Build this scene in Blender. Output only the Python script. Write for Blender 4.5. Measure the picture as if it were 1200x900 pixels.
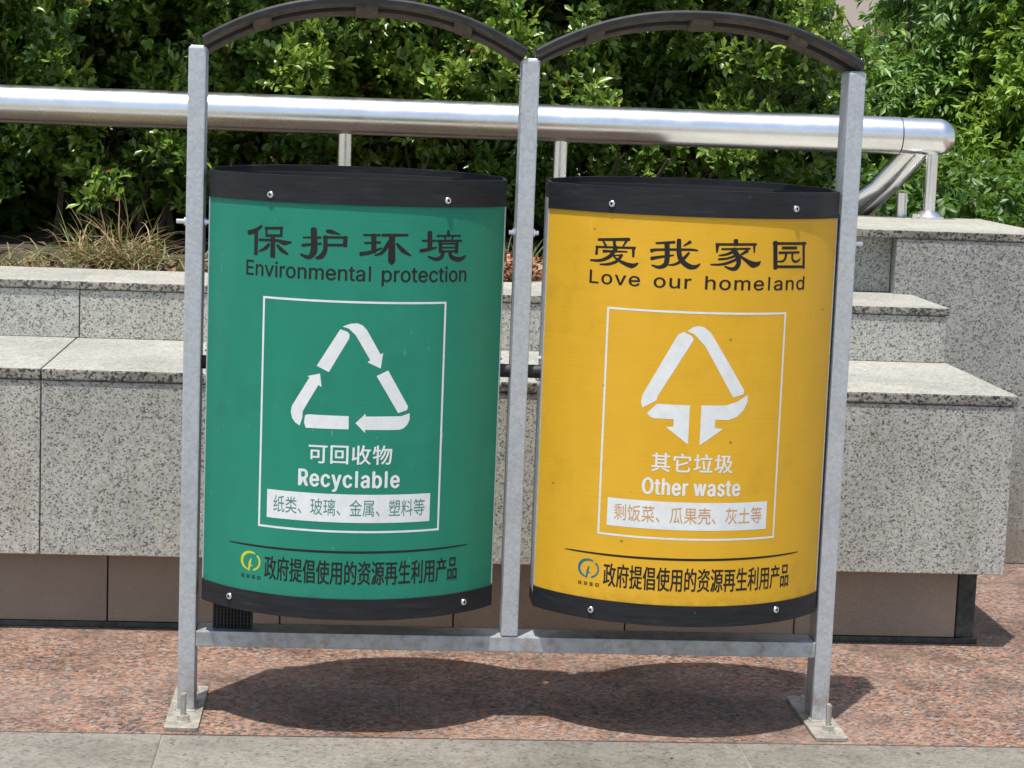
import bpy, bmesh, math, random
import numpy as np
from mathutils import Vector, Matrix, noise

for _o in list(bpy.data.objects):
    bpy.data.objects.remove(_o)
SC = bpy.context.scene
COL = SC.collection
rng = random.Random(7)

# ------------------------------------------------------------------ camera
F_PX, YAW, PITCH, ROLL = 2486.73, 0.0764, 0.1334, 0.0384
cam_d = bpy.data.cameras.new('camera')
cam = bpy.data.objects.new('camera', cam_d)
COL.objects.link(cam)
fwd = Vector((math.sin(YAW) * math.cos(PITCH), math.cos(YAW) * math.cos(PITCH), -math.sin(PITCH)))
rgt = Vector((math.cos(YAW), -math.sin(YAW), 0))
upv = rgt.cross(fwd)
r2 = rgt * math.cos(ROLL) + upv * math.sin(ROLL)
u2 = upv * math.cos(ROLL) - rgt * math.sin(ROLL)
M = Matrix((r2, u2, -fwd)).transposed().to_4x4()
M.translation = Vector((-0.3095, -3.8717, 1.1602))
cam.matrix_world = M
cam_d.sensor_width = 36
cam_d.lens = F_PX / 1200 * 36
cam_d.clip_start = 0.05
cam_d.clip_end = 2000
SC.camera = cam

# ------------------------------------------------------------------ light
SUN_DIR = Vector((-0.128, -0.215, 1.0)).normalized()
world = bpy.data.worlds.new('World')
SC.world = world
world.use_nodes = True
wn = world.node_tree
bg = wn.nodes['Background']
sky = wn.nodes.new('ShaderNodeTexSky')
sky.sky_type = 'NISHITA'
sky.sun_disc = False
sky.sun_elevation = math.asin(SUN_DIR.z)
sky.sun_rotation = math.atan2(SUN_DIR.x, SUN_DIR.y)
sky.air_density = 1.3
sky.dust_density = 2.5
sky.ozone_density = 1.0
wn.links.new(sky.outputs[0], bg.inputs[0])
bg.inputs[1].default_value = 0.13
sun_d = bpy.data.lights.new('sun', 'SUN')
sun_d.energy = 4.6
sun_d.angle = math.radians(0.53)
sun_d.color = (1.0, 0.955, 0.88)
sun = bpy.data.objects.new('sun', sun_d)
COL.objects.link(sun)
sun.rotation_euler = SUN_DIR.to_track_quat('Z', 'Y').to_euler()
sun.location = (0, 0, 8)
SC.view_settings.view_transform = 'Standard'
SC.view_settings.look = 'None'
SC.view_settings.exposure = 0.42
SC.view_settings.gamma = 1.0
SC.view_settings.use_curve_mapping = False


# ------------------------------------------------------------------ material helpers
class NT:
    def __init__(s, name):
        s.m = bpy.data.materials.new(name)
        s.m.use_nodes = True
        s.t = s.m.node_tree
        s.b = s.t.nodes['Principled BSDF']
        s.out = s.t.nodes['Material Output']

    def n(s, kind, **kw):
        nd = s.t.nodes.new('ShaderNode' + kind)
        for k, v in kw.items():
            setattr(nd, k, v)
        return nd

    def l(s, a, b):
        s.t.links.new(a, b)

    def pos(s, scale=(1, 1, 1), rand=0.0):
        g = s.n('NewGeometry')
        mp = s.n('Mapping')
        mp.inputs['Scale'].default_value = scale
        if rand:
            oi = s.n('ObjectInfo')
            mul = s.n('Math', operation='MULTIPLY')
            s.l(oi.outputs['Random'], mul.inputs[0])
            mul.inputs[1].default_value = rand
            add = s.n('VectorMath', operation='ADD')
            s.l(g.outputs['Position'], add.inputs[0])
            s.l(mul.outputs[0], add.inputs[1])
            s.l(add.outputs[0], mp.inputs['Vector'])
        else:
            s.l(g.outputs['Position'], mp.inputs['Vector'])
        return mp.outputs[0]

    def noise(s, vec, scale, detail=3, rough=0.55):
        nd = s.n('TexNoise')
        nd.inputs['Scale'].default_value = scale
        nd.inputs['Detail'].default_value = detail
        nd.inputs['Roughness'].default_value = rough
        s.l(vec, nd.inputs['Vector'])
        return nd.outputs['Fac']

    def voro(s, vec, scale, feature='F1'):
        nd = s.n('TexVoronoi')
        nd.feature = feature
        nd.inputs['Scale'].default_value = scale
        s.l(vec, nd.inputs['Vector'])
        return nd

    def ramp(s, fac, stops, interp='LINEAR'):
        nd = s.n('ValToRGB')
        cr = nd.color_ramp
        cr.interpolation = interp
        while len(cr.elements) < len(stops):
            cr.elements.new(0.5)
        for e, (p, c) in zip(cr.elements, stops):
            e.position = p
            e.color = (c, c, c, 1) if isinstance(c, (int, float)) else (*c, 1)
        s.l(fac, nd.inputs[0])
        return nd.outputs[0]

    def mix(s, fac, a, b, mode='MIX'):
        nd = s.n('MixRGB', blend_type=mode)
        for i, v in ((0, fac), (1, a), (2, b)):
            if isinstance(v, (int, float)):
                nd.inputs[i].default_value = v if i == 0 else (v, v, v, 1)
            elif isinstance(v, tuple):
                nd.inputs[i].default_value = (*v, 1)
            else:
                s.l(v, nd.inputs[i])
        return nd.outputs[0]

    def bump(s, h, strength=0.3, dist=0.002):
        nd = s.n('Bump')
        nd.inputs['Strength'].default_value = strength
        nd.inputs['Distance'].default_value = dist
        s.l(h, nd.inputs['Height'])
        s.l(nd.outputs[0], s.b.inputs['Normal'])

    def set(s, **kw):
        for k, v in kw.items():
            i = s.b.inputs[{'color': 'Base Color', 'rough': 'Roughness', 'metal': 'Metallic', 'spec': 'Specular IOR Level'}[k]]
            if isinstance(v, (int, float)):
                i.default_value = v
            elif isinstance(v, tuple):
                i.default_value = (*v, 1)
            else:
                s.l(v, i)
        return s.m


def granite(name, light, mid, dark, grain=150, seed=11.0, stain=0.35, dark_amt=0.30, wall=False):
    n = NT(name)
    p = n.pos(rand=seed)
    wob = n.noise(p, grain * 1.5, 2)
    va = n.n('VectorMath', operation='MULTIPLY_ADD')
    n.l(wob, va.inputs[0])
    va.inputs[1].default_value = (0.0035, 0.0035, 0.0035)
    n.l(p, va.inputs[2])
    v = n.voro(va.outputs[0], grain)
    sep = n.n('SeparateColor')
    n.l(v.outputs['Color'], sep.inputs[0])
    c = n.ramp(sep.outputs[0], [(0.0, dark), (dark_amt * 0.5, tuple(x * 1.8 for x in dark)), (dark_amt, mid), (0.62, tuple((a + b) / 2 for a, b in zip(light, mid))), (0.8, light)])
    clump = n.ramp(n.noise(p, grain * 0.30, 3, 0.6), [(0.36, 0.60), (0.50, 1.0)])
    c = n.mix(0.42, c, clump, 'MULTIPLY')
    v3 = n.voro(va.outputs[0], grain * 0.6)
    sep3 = n.n('SeparateColor')
    n.l(v3.outputs['Color'], sep3.inputs[0])
    warm = n.ramp(sep3.outputs[1], [(0.75, (1.0, 1.0, 1.0)), (0.9, (1.04, 0.99, 0.90))])
    c = n.mix(1.0, c, warm, 'MULTIPLY')
    st = n.ramp(n.noise(p, 3.2, 5, 0.65), [(0.30, 1 - stain), (0.58, 1.0)])
    c = n.mix(1.0, c, st, 'MULTIPLY')
    oi = n.n('ObjectInfo')
    c = n.mix(1.0, c, n.ramp(oi.outputs['Random'], [(0.0, (0.84, 0.85, 0.86)), (0.5, (0.97, 0.97, 0.96)), (1.0, (1.08, 1.06, 1.02))]), 'MULTIPLY')
    drip = n.ramp(n.noise(n.pos(scale=(1, 1, 0.12)), 17, 4, 0.6), [(0.30, (0.74, 0.73, 0.70)), (0.46, (1.0, 1.0, 1.0))])
    c = n.mix(0.55, c, drip, 'MULTIPLY')
    sz = n.n('SeparateXYZ')
    n.l(n.pos(), sz.inputs[0])
    splash = n.mix(1.0, n.ramp(sz.outputs['Z'], [(0.05, 0.75), (0.34, 0.0)]), n.ramp(n.noise(p, 7, 5, 0.6), [(0.3, 0.2), (0.6, 1.0)]), 'MULTIPLY')
    c = n.mix(splash, c, (0.20, 0.165, 0.12)) if wall else c
    fine = n.noise(p, grain * 4, 2)
    n.bump(fine, 0.25, 0.001)
    return n.set(color=c, rough=n.ramp(sep.outputs[1], [(0, 0.45), (1, 0.75)]), spec=0.4)


MAT = {}
MAT['granite'] = granite('grey_granite', (0.56, 0.555, 0.515), (0.40, 0.40, 0.37), (0.10, 0.102, 0.105), grain=310, dark_amt=0.25, stain=0.2)
MAT['granite_dusty'] = granite('dusty_grey_granite', (0.425, 0.42, 0.375), (0.33, 0.33, 0.295), (0.165, 0.165, 0.155), grain=270, stain=0.25)
MAT['granite_edge'] = granite('weathered_granite_edge', (0.36, 0.34, 0.30), (0.24, 0.225, 0.20), (0.04, 0.04, 0.04), grain=190, stain=0.5, dark_amt=0.4)
MAT['granite_wall'] = granite('cheek_granite', (0.455, 0.46, 0.425), (0.33, 0.335, 0.31), (0.10, 0.103, 0.106), grain=260, stain=0.3, wall=True)


def red_granite():
    n = NT('red_granite')
    p = n.pos()
    wob = n.noise(p, 120, 2)
    va = n.n('VectorMath', operation='MULTIPLY_ADD')
    n.l(wob, va.inputs[0])
    va.inputs[1].default_value = (0.012, 0.012, 0.012)
    n.l(p, va.inputs[2])
    v = n.voro(va.outputs[0], 150)
    sp = n.n('SeparateColor')
    n.l(v.outputs['Color'], sp.inputs[0])
    c = n.ramp(sp.outputs[0], [(0.0, (0.05, 0.042, 0.04)), (0.22, (0.11, 0.085, 0.078)), (0.36, (0.18, 0.11, 0.082)), (0.55, (0.26, 0.135, 0.085)), (0.72, (0.35, 0.165, 0.095)), (0.82, (0.22, 0.18, 0.155)), (1.0, (0.31, 0.26, 0.22))])
    big = n.ramp(n.noise(p, 55, 3), [(0.38, 0.55), (0.56, 1.0)])
    c = n.mix(0.55, c, big, 'MULTIPLY')
    dust = n.ramp(n.noise(p, 2.6, 5, 0.65), [(0.42, 0.0), (0.76, 0.6)])
    c = n.mix(dust, c, (0.235, 0.172, 0.142))
    dk = n.ramp(n.noise(p, 4.5, 6, 0.7), [(0.34, 0.52), (0.54, 1.0)])
    c = n.mix(1.0, c, dk, 'MULTIPLY')
    n.bump(n.noise(p, 300, 2), 0.3, 0.001)
    return n.set(color=c, rough=0.62, spec=0.35)


MAT['red_granite'] = red_granite()


def simple(name, color, rough=0.6, metal=0.0, var=0.25, vscale=6.0, bump=0.0, bscale=150, spec=0.5, dust=None, dust_amt=0.5, fine=0.0):
    n = NT(name)
    p = n.pos(rand=5.0)
    c = n.mix(n.ramp(n.noise(p, vscale, 5, 0.6), [(0.3, 1.0), (0.7, 0.0)]), color, tuple(x * (1 - var) for x in color))
    if fine:
        c = n.mix(1.0, c, n.ramp(n.noise(p, 260, 3), [(0.3, 1 - fine), (0.7, 1.0)]), 'MULTIPLY')
    if dust:
        c = n.mix(n.ramp(n.noise(p, vscale * 2.3, 6, 0.7), [(0.45, 0.0), (0.75, dust_amt)]), c, dust)
    if bump:
        n.bump(n.noise(p, bscale, 3), bump, 0.002)
    return n.set(color=c, rough=n.ramp(n.noise(p, vscale * 3, 3), [(0.3, max(0.02, rough - 0.08)), (0.7, min(1, rough + 0.08))]), metal=metal, spec=spec)


MAT['plinth'] = simple('beige_plinth_tile', (0.36, 0.285, 0.225), 0.5, var=0.25, vscale=4, dust=(0.21, 0.17, 0.14), dust_amt=0.5, fine=0.25)
MAT['dark_stone'] = simple('dark_green_stone', (0.062, 0.072, 0.066), 0.6, var=0.5, vscale=22, dust=(0.20, 0.20, 0.19), dust_amt=0.4, spec=0.2)
MAT['mortar'] = simple('dark_joint', (0.07, 0.062, 0.055), 0.9, var=0.3)
MAT['red_joint'] = simple('paving_joint', (0.24, 0.185, 0.155), 0.9, var=0.5, vscale=30)
MAT['kerb'] = granite('dusty_kerb_stone', (0.245, 0.228, 0.20), (0.20, 0.187, 0.165), (0.125, 0.117, 0.104), grain=160, stain=0.4)
MAT['ground'] = simple('bare_ground', (0.33, 0.30, 0.27), 0.9, var=0.3, vscale=1.5)
MAT['soil'] = simple('planter_soil', (0.06, 0.045, 0.032), 0.95, var=0.5, vscale=12, bump=0.8, bscale=40)
MAT['building'] = simple('beige_render', (0.50, 0.43, 0.38), 0.9, var=0.12, vscale=1.0)
MAT['glass'] = simple('window_glass', (0.05, 0.06, 0.07), 0.08, var=0.1)


def galvanised():
    n = NT('galvanised_steel')
    p = n.pos(rand=3.0)
    v = n.voro(p, 190)
    sp = n.n('SeparateColor')
    n.l(v.outputs['Color'], sp.inputs[0])
    c = n.ramp(sp.outputs[0], [(0.0, (0.46, 0.485, 0.52)), (1.0, (0.56, 0.585, 0.62))])
    st = n.ramp(n.noise(p, 9, 6, 0.7), [(0.30, 0.75), (0.5, 1.0)])
    c = n.mix(0.6, c, st, 'MULTIPLY')
    sc = n.ramp(n.noise(p, 60, 4, 0.7), [(0.68, 0.0), (0.76, 0.7)])
    c = n.mix(sc, c, (0.20, 0.18, 0.17))
    sz = n.n('SeparateXYZ')
    n.l(n.pos(), sz.inputs[0])
    foot = n.mix(1.0, n.ramp(sz.outputs['Z'], [(0.01, 0.8), (0.13, 0.0)]), n.ramp(n.noise(p, 30, 5, 0.7), [(0.42, 0.1), (0.62, 1.0)]), 'MULTIPLY')
    c = n.mix(foot, c, (0.22, 0.175, 0.13))
    run = n.ramp(n.noise(n.pos(scale=(1, 1, 0.07)), 70, 4, 0.6), [(0.60, 0.0), (0.72, 0.35)])
    c = n.mix(run, c, (0.30, 0.30, 0.30))
    n.bump(n.noise(p, 140, 3), 0.12, 0.001)
    return n.set(color=c, rough=n.ramp(sp.outputs[1], [(0, 0.42), (1, 0.56)]), metal=0.55, spec=0.5)


MAT['galv'] = galvanised()
MAT['stained_galv'] = simple('stained_galvanised_steel', (0.50, 0.53, 0.57), 0.5, 0.5, var=0.25, vscale=16, dust=(0.19, 0.15, 0.11), dust_amt=0.75)
MAT['dirty_galv'] = simple('dirty_zinc', (0.46, 0.44, 0.39), 0.6, 0.35, var=0.5, vscale=25, dust=(0.20, 0.15, 0.10), dust_amt=0.8)


def stainless():
    n = NT('stainless_steel')
    p = n.pos(scale=(3, 60, 60))
    q = n.pos()
    n.bump(n.noise(p, 20, 3), 0.06, 0.0005)
    r = n.ramp(n.noise(q, 9, 5, 0.65), [(0.3, 0.21), (0.7, 0.33)])
    c = n.mix(n.ramp(n.noise(q, 5, 5, 0.7), [(0.45, 0), (0.75, 0.45)]), (0.86, 0.86, 0.87), (0.58, 0.54, 0.49))
    return n.set(color=c, rough=r, metal=1.0)


MAT['stainless'] = stainless()
MAT['bolt'] = simple('zinc_bolt', (0.62, 0.60, 0.53), 0.40, 0.6, var=0.3, vscale=60, dust=(0.45, 0.40, 0.28), dust_amt=0.4)
MAT['screw'] = simple('bright_screw', (0.85, 0.86, 0.88), 0.18, 1.0, var=0.1)
MAT['rubber'] = simple('black_rubber', (0.018, 0.018, 0.02), 0.6, var=0.3)
MAT['socket'] = simple('screw_recess', (0.02, 0.02, 0.03), 0.8, var=0.1)


def plastic_band():
    n = NT('dark_plastic_band')
    p = n.pos(rand=4.0)
    q = n.pos(scale=(1, 1, 9), rand=2.0)
    c = n.ramp(n.noise(q, 16, 5, 0.65), [(0.3, (0.008, 0.009, 0.011)), (0.6, (0.016, 0.018, 0.022)), (0.8, (0.036, 0.038, 0.044))])
    marks = n.ramp(n.noise(p, 48, 3, 0.6), [(0.70, 0.0), (0.78, 0.35)])
    c = n.mix(marks, c, (0.20, 0.20, 0.21))
    n.bump(n.noise(p, 90, 3), 0.12, 0.001)
    return n.set(color=c, rough=n.ramp(n.noise(p, 20, 4), [(0.3, 0.40), (0.7, 0.58)]), spec=0.32)


MAT['band'] = plastic_band()
MAT['inner'] = simple('bin_inside', (0.022, 0.022, 0.023), 0.6, var=0.3)
MAT['hood_top'] = simple('hood_plastic', (0.018, 0.019, 0.022), 0.5, var=0.35, vscale=14, dust=(0.06, 0.06, 0.06), dust_amt=0.4, spec=0.35)
MAT['hood_under'] = simple('dusty_bounce_brown_underside', (0.18, 0.150, 0.112), 0.9, var=0.5, vscale=22, dust=(0.045, 0.040, 0.034), dust_amt=0.9)  # dusty brown, with warm bounce from the red ground painted in


def painted(name, base, tint, chip, chip_amt=0.8):
    n = NT(name)
    p = n.pos()
    q = n.pos(scale=(3, 3, 0.5))
    c = n.mix(n.ramp(n.noise(q, 3.0, 5, 0.6), [(0.30, 0.0), (0.72, 1.0)]), base, tint)
    blot = n.ramp(n.noise(p, 9, 6, 0.7), [(0.28, 0.88), (0.45, 1.0)])
    c = n.mix(1.0, c, blot, 'MULTIPLY')
    lines = n.ramp(n.noise(n.pos(scale=(0.35, 0.35, 14)), 30, 3), [(0.35, 0.955), (0.6, 1.0)])
    c = n.mix(1.0, c, lines, 'MULTIPLY')
    sep = n.n('SeparateXYZ')
    g = n.n('NewGeometry')
    n.l(g.outputs['Position'], sep.inputs[0])
    # grime that gathers by the lower band
    low = n.ramp(sep.outputs['Z'], [(0.262, 0.25), (0.285, 0.0)])
    gr = n.mix(1.0, low, n.ramp(n.noise(p, 45, 4, 0.7), [(0.42, 0.0), (0.66, 1.0)]), 'MULTIPLY')
    c = n.mix(gr, c, tuple(x * 0.45 for x in chip))
    v = n.voro(p, 21.3)
    sp = n.ramp(v.outputs['Distance'], [(0.050, 1.0), (0.075, 0.0)])
    sc = n.n('SeparateColor')
    n.l(v.outputs['Color'], sc.inputs[0])
    pick = n.ramp(sc.outputs[2], [(0.80, 0.0), (0.81, 1.0)])
    spots = n.mix(1.0, sp, pick, 'MULTIPLY')
    spots = n.mix(1.0, spots, chip_amt, 'MULTIPLY')
    c = n.mix(spots, c, chip)
    scr = n.ramp(n.noise(n.pos(scale=(14, 14, 1.1)), 22, 2), [(0.745, 0.0), (0.765, 0.28)])
    c = n.mix(scr, c, (0.75, 0.8, 0.75))
    n.bump(n.noise(n.pos(scale=(1, 1, 0.8)), 6.5, 2), 0.22, 0.012)
    return n.set(color=c, rough=n.ramp(n.noise(p, 14, 4), [(0.3, 0.40), (0.7, 0.56)]), spec=0.28)


MAT['green'] = painted('green_bin_paint', (0.014, 0.212, 0.140), (0.020, 0.242, 0.160), (0.12, 0.14, 0.10))
MAT['yellow'] = painted('yellow_bin_paint', (0.69, 0.380, 0.020), (0.74, 0.415, 0.028), (0.20, 0.12, 0.03), 0.7)
MAT['black_ink'] = simple('black_print', (0.016, 0.014, 0.014), 0.55, var=0.3, vscale=40, spec=0.35)
MAT['white_ink'] = simple('white_print', (0.77, 0.79, 0.79), 0.5, var=0.10, vscale=30, dust=(0.50, 0.52, 0.50), dust_amt=0.35)
MAT['green_ink'] = simple('green_print', (0.07, 0.25, 0.20), 0.5, var=0.2, vscale=60)
MAT['orange_ink'] = simple('orange_print', (0.66, 0.34, 0.10), 0.5, var=0.25, vscale=60)
MAT['emblem_yellow'] = simple('yellow_print', (0.62, 0.62, 0.02), 0.5, var=0.1)
MAT['emblem_blue'] = simple('blue_print', (0.01, 0.15, 0.24), 0.5, var=0.1)


def leaf_mat(name, stops, rough=0.38, trans=0.3, tcol=(0.25, 0.40, 0.04)):
    n = NT(name)
    a = n.n('Attribute', attribute_name='tint')
    c = n.ramp(a.outputs['Fac'], stops)
    n.set(color=c, rough=rough, spec=0.55)
    tr = n.n('BsdfTranslucent')
    n.l(n.mix(0.5, c, tcol), tr.inputs[0])
    mx = n.n('MixShader')
    mx.inputs[0].default_value = trans
    n.l(n.b.outputs[0], mx.inputs[1])
    n.l(tr.outputs[0], mx.inputs[2])
    n.l(mx.outputs[0], n.out.inputs[0])
    return n.m


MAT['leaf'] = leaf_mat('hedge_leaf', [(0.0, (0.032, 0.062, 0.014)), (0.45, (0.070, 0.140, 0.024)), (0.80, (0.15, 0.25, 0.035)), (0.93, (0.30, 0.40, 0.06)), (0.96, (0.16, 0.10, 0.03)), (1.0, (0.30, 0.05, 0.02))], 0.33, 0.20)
MAT['tree_leaf'] = leaf_mat('tree_leaf', [(0.0, (0.032, 0.085, 0.018)), (0.5, (0.075, 0.17, 0.028)), (1.0, (0.15, 0.28, 0.05))], 0.45, 0.35)
MAT['bright_leaf'] = leaf_mat('bright_tree_leaf', [(0.0, (0.09, 0.18, 0.02)), (0.5, (0.17, 0.30, 0.035)), (1.0, (0.28, 0.42, 0.06))], 0.45, 0.4)
MAT['grass'] = leaf_mat('dry_grass', [(0.0, (0.05, 0.09, 0.02)), (0.35, (0.14, 0.18, 0.06)), (0.6, (0.30, 0.23, 0.11)), (0.85, (0.42, 0.33, 0.18)), (1.0, (0.22, 0.09, 0.05))], 0.6, 0.25, (0.35, 0.30, 0.1))
MAT['litter'] = leaf_mat('fallen_leaf', [(0.0, (0.16, 0.05, 0.025)), (0.5, (0.32, 0.11, 0.04)), (0.8, (0.42, 0.22, 0.09)), (1.0, (0.40, 0.34, 0.22))], 0.6, 0.15, (0.4, 0.2, 0.05))
MAT['old_litter'] = leaf_mat('old_fallen_leaf', [(0.0, (0.05, 0.028, 0.016)), (0.5, (0.10, 0.055, 0.03)), (0.85, (0.17, 0.10, 0.055)), (1.0, (0.26, 0.12, 0.06))], 0.7, 0.1, (0.2, 0.1, 0.03))
MAT['bark'] = simple('brown_bark', (0.10, 0.075, 0.055), 0.9, var=0.5, vscale=30, bump=0.5, bscale=60)


# ------------------------------------------------------------------ object helpers
def link(name, me, mat=None, parent=None):
    o = bpy.data.objects.new(name, me)
    COL.objects.link(o)
    if mat is not None and me is not None and not me.materials:
        me.materials.append(MAT[mat] if isinstance(mat, str) else mat)
    if parent is not None:
        o.parent = parent
    return o


def obj(name, bm, mat=None, parent=None, smooth=False, angle=None):
    me = bpy.data.meshes.new(name)
    bmesh.ops.recalc_face_normals(bm, faces=bm.faces[:])
    bm.to_mesh(me)
    bm.free()
    if smooth:
        for p in me.polygons:
            p.use_smooth = True
        if angle:
            try:
                me.set_sharp_from_angle(angle=math.radians(angle))
            except Exception:
                pass
    return link(name, me, mat, parent)


def thing(name, label, cat, loc=(0, 0, 0), group=None):
    o = link(name, None)
    o.empty_display_size = 0.1
    o['label'] = label
    o['category'] = cat
    if group:
        o['group'] = group
    return o


def tag(o, label=None, cat=None, kind=None, group=None):
    if label:
        o['label'] = label
    if cat:
        o['category'] = cat
    if kind:
        o['kind'] = kind
    if group:
        o['group'] = group
    return o


def add_box(bm, x0, x1, y0, y1, z0, z1, bev=0.0, seg=1):
    vs = [bm.verts.new((x, y, z)) for z in (z0, z1) for y in (y0, y1) for x in (x0, x1)]
    fs = [bm.faces.new([vs[i] for i in q]) for q in ((0, 2, 3, 1), (4, 5, 7, 6), (0, 1, 5, 4), (2, 6, 7, 3), (0, 4, 6, 2), (1, 3, 7, 5))]
    if bev:
        es = list({e for f in fs for e in f.edges})
        bmesh.ops.bevel(bm, geom=es, offset=bev, segments=seg, affect='EDGES', profile=0.6)
    return fs


def box(name, x0, x1, y0, y1, z0, z1, mat, parent=None, bev=0.0, seg=1):
    bm = bmesh.new()
    add_box(bm, x0, x1, y0, y1, z0, z1, bev, seg)
    return obj(name, bm, mat, parent)


def add_tube(bm, pts, r, seg=16, caps=True):
    pts = [Vector(p) for p in pts]
    rings = []
    ref = Vector((0, 0, 1))
    for i, p in enumerate(pts):
        a = pts[max(i - 1, 0)]
        b = pts[min(i + 1, len(pts) - 1)]
        d = (b - a).normalized()
        if abs(d.dot(ref)) > 0.95:
            ref = Vector((0, 1, 0)) if abs(d.y) < 0.9 else Vector((1, 0, 0))
        u = d.cross(ref).normalized()
        v = u.cross(d)
        rr = r[i] if isinstance(r, (list, tuple)) else r
        rings.append([bm.verts.new(p + (u * math.cos(t) + v * math.sin(t)) * rr) for t in (2 * math.pi * k / seg for k in range(seg))])
    for a, b in zip(rings, rings[1:]):
        for k in range(seg):
            bm.faces.new((a[k], a[(k + 1) % seg], b[(k + 1) % seg], b[k]))
    if caps:
        bm.faces.new(rings[0][::-1])
        bm.faces.new(rings[-1])


def tube(name, pts, r, mat, parent=None, seg=16):
    bm = bmesh.new()
    add_tube(bm, pts, r, seg)
    return obj(name, bm, mat, parent, smooth=True, angle=40)


def add_prism(bm, c, r, h, n=6, axis='z', rot=0.0):
    """n-sided prism, base centre c, growing along axis"""
    lo, hi = [], []
    for k in range(n):
        t = rot + 2 * math.pi * k / n
        a, b = r * math.cos(t), r * math.sin(t)
        for lst, hh in ((lo, 0), (hi, h)):
            d = {'z': (a, b, hh), 'y': (a, hh, b), 'x': (hh, a, b)}[axis]
            lst.append(bm.verts.new((c[0] + d[0], c[1] + d[1], c[2] + d[2])))
    bm.faces.new(lo[::-1])
    bm.faces.new(hi)
    for k in range(n):
        bm.faces.new((lo[k], lo[(k + 1) % n], hi[(k + 1) % n], hi[k]))


def np_mesh(name, verts, tris, tint=None):
    me = bpy.data.meshes.new(name)
    nv, nt = len(verts), len(tris)
    me.vertices.add(nv)
    me.vertices.foreach_set('co', np.asarray(verts, np.float32).ravel())
    me.loops.add(nt * 3)
    me.loops.foreach_set('vertex_index', np.asarray(tris, np.int32).ravel())
    me.polygons.add(nt)
    me.polygons.foreach_set('loop_start', np.arange(0, nt * 3, 3, dtype=np.int32))
    me.polygons.foreach_set('loop_total', np.full(nt, 3, np.int32))
    if tint is not None:
        at = me.attributes.new('tint', 'FLOAT', 'FACE')
        at.data.foreach_set('value', np.asarray(tint, np.float32))
    me.update(calc_edges=True)
    return me


# ------------------------------------------------------------------ ground and paving
g = box('ground', -300, 300, -300, 500, -0.5, -0.03, 'ground')
tag(g, kind='structure')
pav = box('pavement', -4.0, 5.0, -0.12, 3.2, -0.029, -0.0010, 'red_joint')
tag(pav, kind='structure')
xs = [-4.2 + 0.8 * k for k in range(12)]
ys = [-0.12, 0.37, 0.86, 1.35, 1.84, 2.33, 2.82]
for j in range(len(ys) - 1):
    for i in range(len(xs) - 1):
        if xs[i + 1] < -1.9 or xs[i] > 2.9 or (j > 1 and xs[i + 1] < 0.7):
            continue
        dz = rng.uniform(-0.0002, 0.0002)
        box('paving_slab', xs[i] + 0.0009, xs[i + 1] - 0.0009, ys[j] + 0.0009, ys[j + 1] - 0.0009, -0.025, dz, 'red_granite', pav, 0.0004)
kb = box('kerb', -4.0, 5.0, -1.1, -0.1235, -0.029, -0.0018, 'kerb')
tag(kb, kind='structure')
for r_, (a, b) in enumerate(((-0.60, -0.1235), (-1.08, -0.603))):
    for i in range(-3, 4):
        x0 = -0.63 + 1.05 * i + (0.4 if r_ else 0)
        if x0 > 2.6 or x0 < -3.0:
            continue
        box('kerb_stone', x0 + 0.0005, x0 + 1.0495, a, b, -0.025, rng.uniform(-0.0012, 0.0004), 'kerb', kb, 0.003)
fore = box('forecourt', -8, 8, -9, -1.103, -0.029, -0.002, 'kerb')
tag(fore, kind='structure')

bm = bmesh.new()
for k in range(130):
    gx, gy = rng.uniform(-1.1, 1.6), rng.uniform(-0.28, 0.62)
    gs = rng.uniform(0.0012, 0.0032)
    pts_ = [bm.verts.new((gx + rng.uniform(-1, 1) * gs * 1.6, gy + rng.uniform(-1, 1) * gs * 1.6, 0.0004 + rng.uniform(0, 1) * gs)) for _ in range(5)]
    bmesh.ops.convex_hull(bm, input=pts_)
tag(obj('grit', bm, 'kerb'), 'fine grit and crumbs scattered over the paving', 'grit', 'stuff')

# ------------------------------------------------------------------ stepped granite planter
pl = thing('stepped_planter', 'speckled grey granite planter with a seat-high tier and a ledge behind the two bins', 'planter')
XL, XE = -2.52, 1.126
JX = [-0.955 + 1.043 * k for k in (-1.5, 0, 1, 2)]
pan = [XL, -1.998, -1.476, -0.955, -0.433, 0.088, 0.61, XE]
box('core', XL, XE - 0.012, 0.6135, 1.49, 0.172, 0.538, 'mortar', pl)
box('core', XL, 1.04, 0.66, 1.45, 0.0, 0.172, 'mortar', pl)
box('core', XL, 1.108, 1.175, 1.47, 0.5401, 0.675, 'mortar', pl)
for a, b in zip(pan, pan[1:]):
    box('riser_panel', a + 0.0012, b - 0.0012, 0.5795 + rng.uniform(-0.0006, 0.0006), 0.612, 0.170, 0.541, 'granite', pl, 0.0015)
box('end_panel', XE - 0.0175, XE - 0.0015, 0.6212, 1.48, 0.170, 0.541, 'granite', pl, 0.0015)
slab = [XL, -0.955 - 1.043, -0.955, 0.088, XE + 0.004]
for a, b in zip(slab, slab[1:]):
    o = box('seat_slab', a + 0.0012, b - 0.0012, 0.5755 + rng.uniform(-0.0006, 0.0006), 1.150, 0.5425, 0.5665, 'granite_dusty', pl, 0.004, 2)
    o.data.materials.append(MAT['granite_edge'])
    for p in o.data.polygons:
        if abs(p.normal.z) < 0.5:
            p.material_index = 1
rp = [XL, -1.991, -0.948, 0.095, 1.122]
for a, b in zip(rp, rp[1:]):
    box('upper_riser_panel', a + 0.0012, b - 0.0012, 1.1365 + rng.uniform(-0.0006, 0.0006), 1.17, 0.5668, 0.680, 'granite', pl, 0.0015)
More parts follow.
